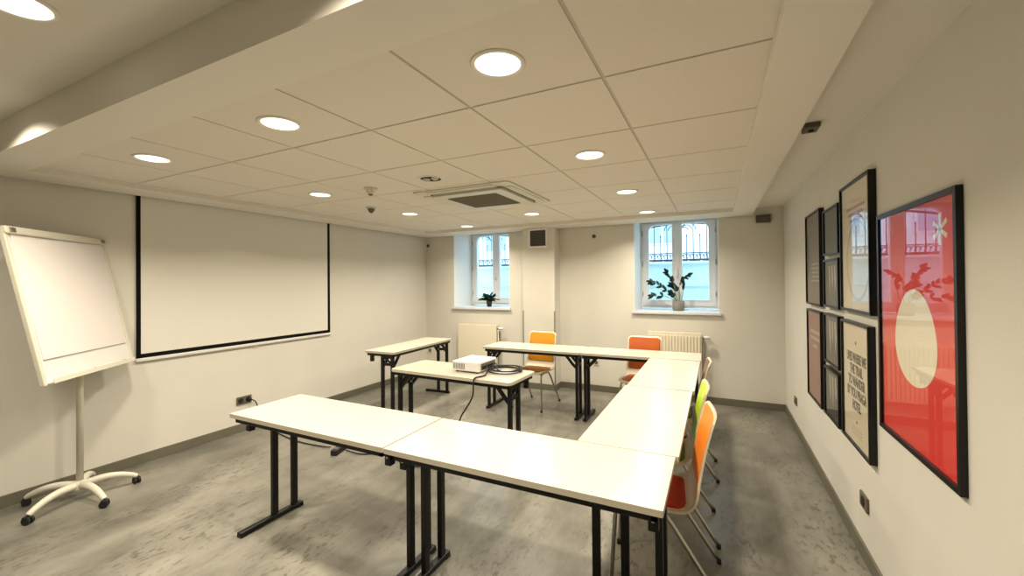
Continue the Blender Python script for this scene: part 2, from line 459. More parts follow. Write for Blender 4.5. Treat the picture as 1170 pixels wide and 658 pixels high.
bm = NB()
for k in range(36): box(bm, -5.4+k*.2, -5.22+k*.2, 7.52, 7.62, 1.76, 1.83, .006)
tag(obj('brick_kerb', bm, M['brick']), 'low row of dusty red bricks just behind the iron railings outside', 'kerb')
t = thing('street_building', 'pale facade with rows of windows seen across the street through both windows', 'building', (-2, 12.5, 1.76))
b = NB(); box(b, -8, 7, 0, .6, 0, 1.9); box(b, -8, 7, -.06, 0, 0, .5, .02); box(b, -8, 7, -.09, 0, 1.75, 1.9, .02); obj('facade', b, M['out_far'], t)
for k in range(8):
    b = NB(); x = -7+k*1.8; box(b, x, x+.9, -.03, .0, .75, 1.6, .01); wf = obj('facade_window', b, M['out_far'], t)
    b = NB(); box(b, x+.06, x+.42, -.04, -.03, .81, 1.54); box(b, x+.48, x+.84, -.04, -.03, .81, 1.54); obj('pane', b, M['out_win'], wf)

# ------------------------------------------------------------------ lamps
LAMPX = (-.695, -1.905, -3.12); LAMPY = (1.31, 2.52, 3.71, 4.92)
WARM = (1.0, .885, .705)
def downlight(lit=True):
    t = thing('downlight', '', 'ceiling lamp', (0, 0, 0))
    b = NB(); lathe(b, [(.082, -.001), (.084, -.006), (.094, -.008), (.100, -.003), (.100, .0), (.082, .0)], 40, cap=False)
    obj('trim_ring', b, M['lamp_ring'], t)
    if lit:
        b = NB(); lathe(b, [(.0005, -.0075), (.05, -.007), (.080, -.004), (.0815, -.001), (.0005, -.0008)], 40, cap=False); obj('lens', b, M['lamp'], t)
    return t
proto = None
n_names = [('nearest the camera', 1), ]
rows = {0: 'front row', 1: 'second row', 2: 'third row', 3: 'row by the windows'}
cols = {0: 'right-hand column', 1: 'middle column', 2: 'left-hand column'}
def lamp_at(x, y, z, label, power, spread=142):
    global proto
    if proto is None: proto = downlight(); o = proto
    else: o = dup(proto)
    o.location = (x, y, z); tag(o, label, 'ceiling lamp', 'round lit downlights in the ceiling')
    L = bpy.data.lights.new('downlight_light', 'AREA'); L.shape = 'DISK'; L.size = .155; L.energy = power; L.color = WARM; L.spread = math.radians(spread)
    lo = bpy.data.objects.new('light_source', L); C.objects.link(lo); lo.parent = o; lo.location = (0, 0, -.0095)
    return o
PW = 18.8
for i, x in enumerate(LAMPX):
    for j, y in enumerate(LAMPY):
        if i == 1 and j in (1, 2): continue
        if i == 1 and j == 3: y = 4.40
        lamp_at(x, y, ZT, 'round lit downlight in a ceiling tile, %s, %s' % (rows[j], cols[i]), PW)
lamp_at(-2.03, .49, ZNEAR, 'round lit downlight in the plain ceiling at the top left corner of the photo', 9, 60)
lamp_at(-3.12, .49, ZNEAR, 'round lit downlight in the plain ceiling beside the left wall', PW)
lamp_at(-.695, .49, ZNEAR, 'round lit downlight in the plain ceiling ahead of the long table run', PW)
# unlit spot fixture
t = thing('twin_spotlight', 'small round unlit twin spotlight in the ceiling just before the air conditioner', 'ceiling lamp', (-1.925, 2.53, ZT))
b = NB(); lathe(b, [(.078, .0), (.080, -.006), (.097, -.007), (.102, 0)], 36, cap=False); obj('trim_ring', b, M['lamp_ring'], t)
b = NB(); lathe(b, [(.0005, -.001), (.079, -.001)], 36, cap=False); obj('recess', b, M['dark'], t)
for s in (-1, 1):
    b = NB(); lathe(b, [(.0005, -.018), (.014, -.016), (.027, -.006), (.029, -.001)], 20, at=(s*.038, 0, 0), cap=False); obj('reflector', b, M['chrome'], t)
# detectors
for (x, y, lab, dk) in ((-2.56, 2.555, 'round white ceiling detector with a dark centre, nearer of two', 0), (-3.2, 3.2, 'round ceiling detector with a brown dome, farther of two', 1)):
    t = thing('ceiling_detector', lab, 'detector', (x, y, ZT), 0, 'ceiling detectors')
    b = NB(); lathe(b, [(.055, 0), (.056, -.008), (.048, -.014), (.0005, -.014)], 30, cap=False); obj('base', b, M['ivory'], t)
    b = NB(); lathe(b, [(.036, -.014), (.034, -.03), (.024, -.048), (.0005, -.052)], 24, cap=False); h = obj('sensor_head', b, M['vent'] if dk else M['ivory'], t)
    b = NB(); lathe(b, [(.018, -.0505), (.016, -.058), (.0005, -.060)], 20, cap=False); obj('sensor_eye', b, M['brown'], h)

# ------------------------------------------------------------------ ceiling cassette
t = thing('ceiling_air_conditioner', 'square ceiling cassette air conditioner with a perforated grille in the tile ceiling', 'air conditioner', (-1.905, 3.315, ZT))
b = NB()
outer = round_rect(.95, .95, .05); zz = -.012
prism(b, outer, zz, 0, bev=.003)
obj('housing', b, M['ivory'], t)
b = NB(); prism(b, round_rect(.74, .74, .06), -.0135, -.0122); obj('air_outlet_slot', b, M['dark'], t)
b = NB(); prism(b, round_rect(.715, .715, .05), -.036, -.0137, bev=.008); obj('face_panel', b, M['ivory'], t)
b = NB(); prism(b, round_rect(.50, .50, .02), -.040, -.0362, bev=.001); obj('intake_grille', b, M['grille'], t)
for s in (-1, 1):
    for ax in (0, 1):
        b = NB()
        if ax: box(b, -.33, .33, s*.41-.035, s*.41+.035, -.018, -.0122, .002)
        else: box(b, s*.41-.035, s*.41+.035, -.33, .33, -.018, -.0122, .002)
        obj('louvre', b, M['ivory'], t)

# ------------------------------------------------------------------ projection screen on the left wall
t = thing('projection_screen', 'wide pull-down projection screen with black borders on the left wall', 'projection screen', (XL+.012, 2.66, ZS))
y0, y1 = -.955, .975
zt, zb = -.0, -1.36
b = NB(); box(b, .0, .002, y0+.03, y1-.035, zb+.035, zt+.03); obj('screen_cloth', b, M['screen'], t)
b = NB()
box(b, -.0005, .0032, y0, y0+.031, zb, zt+.03); box(b, -.0005, .0032, y1-.036, y1, zb, zt+.03); box(b, -.0005, .0032, y0+.031, y1-.036, zb, zb+.036)
obj('black_border', b, M['screen_black'], t)
b = NB(); box(b, -.008, .012, y0-.005, y1+.005, zb-.028, zb, .005); obj('weight_bar', b, M['whitep'], t)
b = NB(); tube(b, [(.002, .02, zb-.028), (.002, .02, zb-.045), (.002, .06, zb-.045), (.002, .06, zb-.028)], .003, 8); obj('pull_loop', b, M['whitep'], t)

# ------------------------------------------------------------------ flip chart
fx, fy = -4.02, 1.265
t = thing('flip_chart', 'white flip chart on a five-star castor base beside the left wall', 'flip chart', (fx, fy, 0))
b = NB(); lathe(b, [(.0005, .075), (.045, .075), (.05, .085), (.045, .12), (.026, .135), (.0005, .135)], 24, cap=False)
hub = obj('hub', b, M['ivory'], t)
for k in range(5):
    a = math.radians(5+72*k); d = Vector((math.cos(a), math.sin(a), 0))
    b = NB(); pts = [d*.03+Vector((0, 0, .105)), d*.12+Vector((0, 0, .112)), d*.2+Vector((0, 0, .10)), d*.27+Vector((0, 0, .072)), d*.298+Vector((0, 0, .054))]
    tube(b, spline(pts, 4), [.026-.010*i/16 for i in range(17)], 12)
    f = obj('foot', b, M['ivory'], t)
    b = NB(); c = d*.298; side = Vector((-d.y, d.x, 0)); ang = a+.8+k
    rot = Matrix.Rotation(ang, 4, 'Z')
    w = bmesh.new()
    for s in (-1, 1):
        q = bmesh.new(); bmesh.ops.create_cone(q, cap_ends=True, segments=20, radius1=.024, radius2=.024, depth=.014)
        bmesh.ops.transform(q, matrix=rot @ Matrix.Translation((0, s*.012, .024)) @ Matrix.Rotation(PI/2, 4, 'X'), verts=q.verts); merge(w, q)
    lathe(w, [(.006, .022), (.006, .056)], 8)
    box(w, -.018, .022, -.019, .019, .034, .050, .006, rot=rot)
    bmesh.ops.translate(w, vec=c, verts=w.verts); b.free()
    obj('castor', w, M['rubber'], t)
b = NB(); tube(b, [(0, 0, .13), (0, 0, .9), (0, 0, 1.22)], .019, 16); obj('pole', b, M['ivory'], t)
yaw, tilt = 2.276, .21
u = Vector((math.cos(yaw), math.sin(yaw), 0)); nb = Vector((-math.sin(yaw), math.cos(yaw), 0))
up = Vector((0, 0, 1))*math.cos(tilt)+nb*math.sin(tilt); nrm = u.cross(up)
# board frame: x = u, y = up, z = front normal
front = -(nb*math.cos(tilt)-Vector((0, 0, 1))*math.sin(tilt))
bc = Vector((-3.922-fx, 1.310-fy, .894))
B = Matrix((( -u.x, up.x, front.x, bc.x), (-u.y, up.y, front.y, bc.y), (-u.z, up.z, front.z, bc.z), (0, 0, 0, 1)))
bw, bh = .82, .985
b = NB(); box(b, -bw/2, bw/2, 0, bh, -.018, 0, .006); bmesh.ops.transform(b, matrix=B, verts=b.verts); board = obj('board', b, M['whitep'], t)
for s in (-1, 1):
    b = NB(); box(b, s*(bw/2)-.012, s*(bw/2)+.012, -.004, bh+.004, -.02, .008, .005)
    bmesh.ops.transform(b, matrix=B, verts=b.verts); obj('side_rail', b, M['ivory'], t)
b = NB(); box(b, -bw/2-.012, bw/2+.012, bh-.045, bh+.004, -.004, .022, .010, 3); bmesh.ops.transform(b, matrix=B, verts=b.verts); clampo = obj('paper_clamp', b, M['ivory'], t)
for s in (-1, 1):
    b = NB(); box(b, s*(bw/2-.03)-.02, s*(bw/2-.03)+.02, bh-.036, bh-.006, .021, .027, .003)
    bmesh.ops.transform(b, matrix=B, verts=b.verts); obj('clamp_knob', b, M['chrome'], clampo)
b = NB(); box(b, -bw/2+.025, bw/2-.02, .0, .012, .0, .035, .003); box(b, -bw/2+.025, bw/2-.02, .0, .03, .032, .036, .001)
bmesh.ops.transform(b, matrix=B, verts=b.verts); obj('pen_tray', b, M['ivory'], t)
b = NB(); box(b, -.06, .06, .24, .50, -.075, -.018, .006); bmesh.ops.transform(b, matrix=B, verts=b.verts); obj('tilt_bracket', b, M['ivory'], t)
# the paper pad hangs from the clamp
po = obj('paper_pad', None, M['paper'])
b = NB(); box(b, -bw/2+.035, bw/2-.03, .155, bh-.05, .0005, .007, .001); box(b, -bw/2+.035, bw/2-.03, .152, .155, .0005, .0055, mi=1)
TF = Matrix.Translation((fx, fy, 0)) @ B
bmesh.ops.transform(b, matrix=TF, verts=b.verts); me = bpy.data.meshes.new('paper_pad'); b.to_mesh(me); b.free(); me.materials.append(M['paper']); me.materials.append(M['pad_line'])
po.data = me; tag(po, 'blank white flip chart paper pad hanging on the flip chart board', 'paper pad')
for nm, x, m_, lab in (('marker_pen', -.245, 'led', 'dark-capped marker pen in the flip chart tray, nearer the left corner'), ('marker_pen', .06, 'red_marker', 'red-capped marker pen in the flip chart tray')):
    t2 = thing(nm, lab, 'marker pen', tuple(TF @ Vector((x, .022, .018))), 0, 'marker pens on the flip chart')
    t2.rotation_euler = TF.to_3x3().to_euler()
    b = NB(); tube(b, [(-.035, 0, 0), (.035, 0, 0)], .0085, 12); obj('barrel', b, M['whitep'], t2)
    b = NB(); tube(b, [(-.075, 0, 0), (-.035, 0, 0)], [.0075, .0095], 12); obj('cap', b, M[m_], t2)

# ------------------------------------------------------------------ tables
def table(cx, cy, L, W, rz, label, flip=(1, 1), r=.004, H=.735, stub=(1, 1)):
    """long axis local x; flip: sign of the leg frame offset in local y at the -x and +x end"""
    t = thing('folding_table', label, 'table', (cx, cy, 0), rz, 'folding seminar tables')
    b = NB(); prism(b, round_rect(L-.003, W, r, 5), H-.024, H, mi=0, mi_side=1, bev=.0015)
    obj('tabletop', b, [M['top'], M['edge']], t)
    b = NB(); i = .022; zb, zt_ = H-.056, H-.024
    box(b, -L/2+i, L/2-i, -W/2+i, -W/2+i+.022, zb, zt_, .002); box(b, -L/2+i, L/2-i, W/2-i-.022, W/2-i, zb, zt_, .002)
    box(b, -L/2+i, -L/2+i+.022, -W/2+i, W/2-i, zb, zt_, .002); box(b, L/2-i-.022, L/2-i, -W/2+i, W/2-i, zb, zt_, .002)
    obj('apron', b, M['black'], t)
    for k, s in enumerate((-1, 1)):
        x = s*(L/2-.045); f = flip[k]; oy = f*.083
        b = NB()
        for q in (-.068, .068): box(b, x-.014, x+.014, oy+q-.0185, oy+q+.0185, .027, zb+.002, .003)
        box(b, x-.011, x+.011, oy-.068, oy+.068, .575, .605, .002)
        box(b, x-.011, x+.011, oy-.068, oy+.068, .655, zb, .002)
        lg = obj('leg', b, M['black'], t)
        b = NB(); fl = min(.42, W-.05); box(b, x-.02, x+.02, -fl/2, fl/2, .004, .03, .006)
        for e in (-1, 1): box(b, x-.022, x+.022, e*(fl/2-.02)-.02, e*(fl/2-.02)+.02, 0, .012, .003)
        obj('foot', b, M['black'], lg)
        b = NB()
        for q in (-.068, .068):
            tube(b, [(x-s*.012, oy+q, .56), (x-s*.05, oy+q, .60), (x-s*.12, oy+q, zb+.006)], 1, rect=(.02, .026))
        tube(b, [(x, oy-.055, .60), (x, oy+.055, .67)], 1, rect=(.016, .016))
        obj('folding_brace', b, M['black'], lg)
        b = NB(); lathe(b, [(.012, -.012), (.012, .012)], 10, at=(x-s*.02, oy+.075-.022, .592)); obj('catch', b, M['chrome'], lg)
        b = NB(); sy = -f*.135; box(b, x-.018, x+.018, sy-.018, sy+.018, zb-.068, zb+.001, .003); pl = obj('linking_block', b, M['black'], t)
        b = NB(); q = bmesh.new(); bmesh.ops.create_cone(q, cap_ends=True, segments=12, radius1=.006, radius2=.006, depth=.006)
        bmesh.ops.transform(q, matrix=Matrix.Translation((x, sy-.019, zb-.028)) @ Matrix.Rotation(PI/2, 4, 'X'), verts=q.verts); merge(b, q)
        obj('bolt', b, M['chrome'], pl)
    return t
table(-1.993, 1.688, 1.195, .465, 0, 'cream folding table in the front row, left one, its free end towards the flip chart', (1, 1))
table(-.776, 1.684, 1.225, .465, 0, 'cream folding table at the near right corner, closest to the camera', (1, 1))
table(-.378, 2.507, 1.172, .452, PI/2, 'cream folding table of the long right-hand run, beside the orange and green chairs', (1, 1))
table(-.366, 3.686, 1.172, .452, PI/2, 'cream folding table of the long right-hand run, the farther one beside the brown chair', (1, 1))
table(-1.908, 4.478, 1.172, .45, .02, 'cream folding table in the back row in front of the amber chair', (-1, -1))
table(-.728, 4.506, 1.182, .45, .02, 'cream folding table at the far right corner before the burnt orange chair', (-1, -1))
table(-3.405, 4.075, 1.20, .42, PI/2+.05, 'narrow cream folding table standing alone by the left wall near the corner', (-1, -1), .02)
table(-1.997, 3.035, 1.215, .465, -.032, 'cream folding table in the middle of the U carrying the projector', (-1, -1), .035)

# ------------------------------------------------------------------ chairs
PROF = [(-.215, .428), (-.20, .442), (-.16, .449), (-.08, .446), (0, .441), (.08, .438), (.135, .443), (.17, .462), (.192, .50), (.206, .56), (.222, .65), (.241, .74), (.262, .82), (.274, .865)]
def prof_curve():
    return [Vector((0, p.x, p.y)) for p in spline([(a, b, 0) for a, b in PROF], 5)]
def shell(s0, s1, wfun, off, thick, rnd0, rnd1, nt=14):
    P = prof_curve(); n = len(P)
    cum = [0]
    for a, b in zip(P, P[1:]): cum.append(cum[-1]+(b-a).length)
    tot = cum[-1]
    def at(s):
        d = s*tot
        for i in range(n-1):
            if cum[i+1] >= d or i == n-2:
                k = (d-cum[i])/(cum[i+1]-cum[i]); p = P[i].lerp(P[i+1], k); tg = (P[i+1]-P[i]).normalized(); return p, tg
    b = NB(); rows = []; rows2 = []; ns = 40
    for i in range(ns+1):
        s = s0+(s1-s0)*i/ns; p, tg = at(s); nr = Vector((0, -tg.z, tg.y))    # up / forward side
        w = wfun(s)
        d0 = (s-s0)*tot; d1 = (s1-s)*tot; cut = 0
        if rnd0 and d0 < rnd0: cut = rnd0-math.sqrt(max(0, rnd0**2-(rnd0-d0)**2))
        if rnd1 and d1 < rnd1: cut = rnd1-math.sqrt(max(0, rnd1**2-(rnd1-d1)**2))
        hw = w/2-cut
        back = min(1, max(0, (s-.42)/.2)); seat = min(1, max(0, (.4-s)/.3))
        row = []; row2 = []
        for j in range(nt+1):
            x = hw*(2*j/nt-1); q = (x/.2)**2
            pt = p+Vector((x, 0, 0))+nr*(off+.022*q*back+.008*q*seat)
            row.append(b.verts.new(pt)); row2.append(b.verts.new(pt-nr*thick))
        rows.append(row); rows2.append(row2)
    for i in range(ns):
        for j in range(nt):
            b.faces.new((rows[i][j], rows[i][j+1], rows[i+1][j+1], rows[i+1][j])).smooth = True
            b.faces.new((rows2[i][j], rows2[i+1][j], rows2[i+1][j+1], rows2[i][j+1])).smooth = True
        b.faces.new((rows[i][0], rows[i+1][0], rows2[i+1][0], rows2[i][0])); b.faces.new((rows[i][nt], rows2[i][nt], rows2[i+1][nt], rows[i+1][nt]))
    for k in (0, ns):
        for j in range(nt): b.faces.new((rows[k][j], rows[k][j+1], rows2[k][j+1], rows2[k][j]))
    bmesh.ops.recalc_face_normals(b, faces=b.faces)
    return b
def wf(s): return .405 if s < .42 else .405-.035*min(1, (s-.42)/.25)
def chair(x, y, rz, backm, seatm, label):
    t = thing('stacking_chair', label, 'chair', (x, y, 0), rz, 'plywood stacking chairs around the tables')
    obj('shell', shell(0, 1, wf, 0, .010, .05, .04), M['ply'], t)
    obj('backrest_face', shell(.55, .985, lambda s: wf(s)-.03, .003, .0028, .035, .03), M[backm], t)
    obj('seat_face', shell(.03, .445, lambda s: wf(s)-.06, .003, .0028, .06, .05), M[seatm], t)
    for sx in (-1, 1):
        b = NB(); tube(b, spline([(sx*.165, -.05, .418), (sx*.172, -.14, .415), (sx*.178, -.175, .39), (sx*.182, -.185, .30), (sx*.192, -.205, .012)], 5), .0105, 10)
        lg = obj('leg', b, M['chrome'], t)
        b = NB(); lathe(b, [(.0125, 0), (.0125, .022)], 12, at=(sx*.192, -.205, 0)); obj('leg_cap', b, M['rubber'], lg)
        b = NB(); tube(b, spline([(sx*.165, -.05, .418), (sx*.172, .03, .412), (sx*.176, .06, .385), (sx*.180, .10, .33), (sx*.195, .31, .012)], 5), .0105, 10)
        lg = obj('leg', b, M['chrome'], t)
        b = NB(); lathe(b, [(.0125, 0), (.0125, .022)], 12, at=(sx*.195, .31, 0)); obj('leg_cap', b, M['rubber'], lg)
    b = NB()
    for yy in (-.12, .03): tube(b, [(-.17, yy, .414), (.17, yy, .414)], .010, 10)
    obj('seat_frame', b, M['chrome'], t)
    return t
chair(-1.985, 4.61, -.06, 'amber', 'umber', 'amber plywood chair facing the room behind the back table row, by the pillar')
chair(-.735, 4.62, -.02, 'burnt', 'burnt', 'burnt orange plywood chair behind the back table row, in front of the ribbed radiator')
chair(-.29, 2.225, -math.radians(84), 'orange', 'red', 'bright orange plywood chair with a red seat, nearest the camera at the right table run')
chair(-.325, 2.76, -math.radians(86), 'green', 'dgreen', 'lime green plywood chair with a dark green seat between the orange and the brown chair')
chair(-.32, 3.60, -math.radians(88), 'cocoa', 'cocoa', 'dull brown plywood chair, farthest along the right table run')

# ------------------------------------------------------------------ projector and cables
t = thing('projector', 'white projector standing on the middle table, cables plugged in its rear', 'projector', (-1.90, 3.105, .735), -.02)
b = NB(); box(b, -.135, .135, -.15, .15, .012, .094, .009, 3); body = obj('body', b, M['whitep'], t)
b = NB()
for s in (-1, 1):
    for q in (-1, 1): lathe(b, [(.012, 0), (.012, .014)], 12, at=(s*.10, q*.12, 0))
obj('foot', b, M['rubber'], t)
b = NB()
for k in range(9): box(b, -.122+k*.0135, -.122+k*.0135+.006, -.1515, -.149, .028, .076)
obj('side_vent', b, M['vent'], t)
b = NB(); box(b, .134, .1365, -.12, .12, .022, .078, .001); pn = obj('connector_panel', b, M['vent'], t)
b = NB()
for k in range(4): box(b, .135, .142, -.10+k*.045, -.07+k*.045, .036, .056, .001)
obj('port', b, M['dark'], pn)
b = NB(); q = bmesh.new(); bmesh.ops.create_cone(q, cap_ends=True, segments=28, radius1=.034, radius2=.034, depth=.03)
bmesh.ops.transform(q, matrix=Matrix.Translation((-.14, .06, .053)) @ Matrix.Rotation(PI/2, 4, 'Y'), verts=q.verts); merge(b, q); obj('lens', b, M['dark'], t)
b = NB(); box(b, -.05, .05, -.06, -.02, .0935, .096, .001); obj('control_panel', b, M['rad'], t)
b = NB(); tube(b, spline([(-1.757, 3.03, .782), (-1.715, 3.0, .780), (-1.69, 2.93, .745), (-1.70, 2.85, .743), (-1.71, 2.806, .744), (-1.715, 2.777, .722), (-1.72, 2.767, .60), (-1.80, 2.745, .46), (-1.84, 2.735, .38), (-1.97, 2.70, .18), (-2.12, 2.68, .03), (-2.30, 2.67, .007), (-2.6, 2.74, .007), (-2.80, 2.66, .007), (-2.96, 2.64, .02)], 8), .0065, 8)
tag(obj('power_cable', b, M['rubber']), 'black cable hanging from the projector over the front edge of the middle table', 'cable')
b = NB(); pts = []
for i in range(0, 150):
    a = i/150*2*PI*4.2; r = .128+.022*math.sin(a*.37)+.010*math.cos(a*1.3)
    pts.append((-1.62+r*math.cos(a), 3.145+r*.92*math.sin(a), .7415+.0075*(i/150*4.2)*.75+.001*math.sin(a*2)))
pts = [(-1.757, 3.10, .780), (-1.70, 3.16, .79), (-1.62, 3.20, .772), (-1.50, 3.20, .758)] + [pts[k] for k in range(149, -1, -1)] if False else pts
tube(b, pts, .0048, 8)
tube(b, spline([(-1.757, 3.12, .785), (-1.71, 3.13, .80), (-1.67, 3.08, .785), (-1.63, 3.02, .772), (-1.60, 3.01, .768)], 8), .0055, 8)
tag(obj('coiled_cable', b, M['rubber']), 'black cable coiled in a loop on the middle table behind the projector', 'cable')
t = thing('power_strip', 'short black power strip lying on the floor under the front table', 'power strip', (-3.03, 2.64, 0), 1.9)
b = NB(); box(b, -.11, .11, -.030, .030, 0, .048, .008, 2); obj('body', b, M['rubber'], t)
b = NB()
for k in (-1, 0, 1): lathe(b, [(.0185, .0481), (.0185, .0492), (.0005, .0492)], 16, at=(k*.062, 0, 0), cap=False)
obj('socket_face', b, M['vent'], t)
b = NB(); tube(b, spline([(-4.333, 2.66, .30), (-4.30, 2.68, .27), (-4.30, 2.72, .14), (-4.25, 2.72, .02), (-4.05, 2.70, .006), (-3.6, 2.62, .006), (-3.25, 2.63, .008), (-3.14, 2.63, .02)], 8), .0055, 8)
tag(obj('wall_cable', b, M['rubber']), 'black cable running from the left wall socket down behind the front table', 'cable')

# ------------------------------------------------------------------ radiators
def radiator(x0, x1, z0, z1, ribbed, label):
    t = thing('radiator', label, 'radiator', ((x0+x1)/2, YB-.003, z0), 0, 'panel radiators under the windows')
    w = x1-x0; h = z1-z0; yf = -.115
    b = NB(); box(b, -w/2, w/2, yf, yf+.014, .0, h-.012, .004)
    if ribbed:
        n = int(w/.034)
        for k in range(n):
            x = -w/2+.02+k*(w-.04)/(n-1); box(b, x-.0095, x+.0095, yf-.010, yf+.002, .03, h-.035, .004, 2)
    box(b, -w/2+.01, w/2-.01, -.05, -.036, .0, h-.012, .004)
    obj('panel', b, M['rad'], t)
    b = NB()
    for s in (-1, 1): box(b, s*w/2-.004, s*w/2+.004, yf+.002, -.036, .01, h, .002)
    obj('side_cover', b, M['rad'], t)
    b = NB()
    n = int(w/.028)
    for k in range(n): x = -w/2+.012+k*(w-.024)/(n-1); box(b, x-.004, x+.004, yf+.014, -.05, h-.010, h-.002)
    box(b, -w/2, w/2, yf, yf+.010, h-.012, h, .002); box(b, -w/2, w/2, -.046, -.036, h-.012, h, .002)
    obj('top_grille', b, M['rad'], t)
    b = NB()
    tube(b, [(w/2, -.075, h-.05), (w/2+.03, -.075, h-.05)], .011, 10); lathe(b, [(.012, h-.065), (.012, h-.035)], 12, at=(w/2+.03, -.075, 0))
    tube(b, [(w/2+.02, -.075, h-.05), (w/2+.02, -.075, -z0+.10), (w/2+.02, .0, -z0+.10)], .007, 8)
    v = obj('valve_pipe', b, M['chrome'], t)
    b = NB(); tube(b, [(w/2+.032, -.075, h-.05), (w/2+.05, -.075, h-.05), (w/2+.095, -.075, h-.05), (w/2+.10, -.075, h-.05)], [.016, .022, .02, .012], 16); obj('thermostat_head', b, M['whitep'], v)
    b = NB()
    for s in (-1, 1): box(b, s*w*.35-.015, s*w*.35+.015, -.037, -.0, h*.3, h*.36)
    obj('bracket', b, M['rad'], t)
radiator(-3.64, -2.965, .25, .845, False, 'flat-fronted cream radiator under the left window, behind the projector')
radiator(-.775, -.165, .25, .855, True, 'ribbed cream radiator under the right window behind the burnt orange chair')

# ------------------------------------------------------------------ pictures on the right wall
def text_mesh(body, size, sx=1, extrude=.0004, align='CENTER', space=1):
    c = bpy.data.curves.new('t', 'FONT'); c.body = body; c.size = size; c.align_x = align; c.align_y = 'CENTER'; c.extrude = extrude; c.space_line = space; c.offset = size*.03
    o = bpy.data.objects.new('t', c); C.objects.link(o)
    bpy.context.view_layer.update()
    me = bpy.data.meshes.new_from_object(o.evaluated_get(bpy.context.evaluated_depsgraph_get()))
    bpy.data.objects.remove(o); bpy.data.curves.remove(c)
    for v in me.vertices: v.co.x *= sx
    return me
# picture local frame: x to the right as seen from the room (world -y), y up, z out of the wall (world -x)
PB = Matrix(((0, 0, -1, 0), (-1, 0, 0, 0), (0, 1, 0, 0), (0, 0, 0, 1)))
def picture(y0, y1, z0, z1, label, posterm, deco=None, fw=.016, dep=.033, mat_border=None):
    w, h = y1-y0, z1-z0
    t = thing('framed_poster', label, 'picture', (XR, (y0+y1)/2, (z0+z1)/2), 0, 'framed posters on the right wall')
    def F_(bm_): bmesh.ops.transform(bm_, matrix=PB, verts=bm_.verts); return bm_
    def P_(bm_): bmesh.ops.translate(bm_, vec=(0, 0, dep-.033), verts=bm_.verts); return F_(bm_)
    b = NB()
    box(b, -w/2, -w/2+fw, -h/2, h/2, .001, dep, .001); box(b, w/2-fw, w/2, -h/2, h/2, .001, dep, .001)
    box(b, -w/2+fw, w/2-fw, -h/2, -h/2+fw, .001, dep, .001); box(b, -w/2+fw, w/2-fw, h/2-fw, h/2, .001, dep, .001)
    obj('frame', F_(b), M['frame'], t)
    b = NB(); box(b, -w/2+fw-.002, w/2-fw+.002, -h/2+fw-.002, h/2-fw+.002, .014, .020); pr = obj('print', P_(b), posterm, t)
    if deco: deco(t, pr, w, h, P_)
    b = NB(); box(b, -w/2+fw-.001, w/2-fw+.001, -h/2+fw-.001, h/2-fw+.001, .0255, .0275); obj('glass_pane', P_(b), M['pic_glass'], t)
    return t
def txt(pr, body, size, x, y, m, sx=1, sy=1, P_=None, space=1, name='lettering'):
    me = text_mesh(body, size, sx, space=space); b = NB(); b.from_mesh(me); bpy.data.meshes.remove(me)
    for v in b.verts: v.co.y *= sy; v.co += Vector((x, y, .0208))
    return obj(name, P_(b), m, pr)
m_red = mat('coral_red_print', srgb(226, 62, 52), .6); m_cream = mat('cream_print', srgb(222, 210, 184), .6, noise=.03, nscale=5)
m_white = mat('cream_white_ink', srgb(236, 228, 206), .6); m_grey = mat('grey_ink', srgb(84, 80, 66), .7); m_pink = mat('faded_pink_ink', srgb(178, 130, 110), .7)
m_brown = mat('dusty_brown_print', srgb(112, 98, 84), .6, noise=.05, nscale=6); m_dbrown = mat('dark_brown_ink', srgb(44, 28, 20), .6)
m_terra = mat('dusty_terracotta_print', srgb(150, 96, 82), .6, noise=.04, nscale=5); m_dgrey = mat('dark_grey_print', srgb(66, 64, 56), .6, noise=.12, nscale=7)
m_lgrey = mat('pale_grey_ink', srgb(176, 172, 150), .6)
def deco_red(t, pr, w, h, P_):
    cy = 1.268-(1.308); b = NB()
    pts = []
    for i in range(60):
        a = 2*PI*i/60; x = .19*math.cos(a); y = .19*math.sin(a)
        yy = y*(1.02 if y > 0 else .98); x *= (1-.12*math.sin(a)); pts.append((x*.98+.0, yy+cy))
    prism(b, pts, .0202, .0208); obj('egg_shape', P_(b), m_white, pr)
    b = NB()
    for k in range(6):
        a = PI/2+2*PI*k/6; R_ = Matrix.Rotation(a, 4, 'Z'); q = bmesh.new()
        prism(q, [(0, -.005), (.055, -.009), (.055, .009), (0, .005)], .0202, .0208, mat4=Matrix.Translation((.22, .365, 0)) @ R_); merge(b, q)
    obj('asterisk', P_(b), m_white, pr)
def deco_quote(t, pr, w, h, P_):
    for (s, y, sx) in (('LIVES WHERE WE', .14, .60), ('THE TRAIL', .075, .66), ('TO WANDER', .01, .66), ('BY YOU PRAGA', -.055, .66), ('HOTEL', -.12, .66)):
        txt(pr, s, .072, 0, y, m_grey, sx, 1, P_)
    for y in (.225, -.205):
        b = NB(); prism(b, circ(.010, 12, 0, y), .0202, .0208); obj('dot', P_(b), m_grey, pr)
    for k in range(3): 
        b = NB(); box(b, -.09, .09, -.24-k*.018-.004, -.24-k*.018+.001, .0202, .0206); obj('small_text_line', P_(b), m_lgrey, pr)
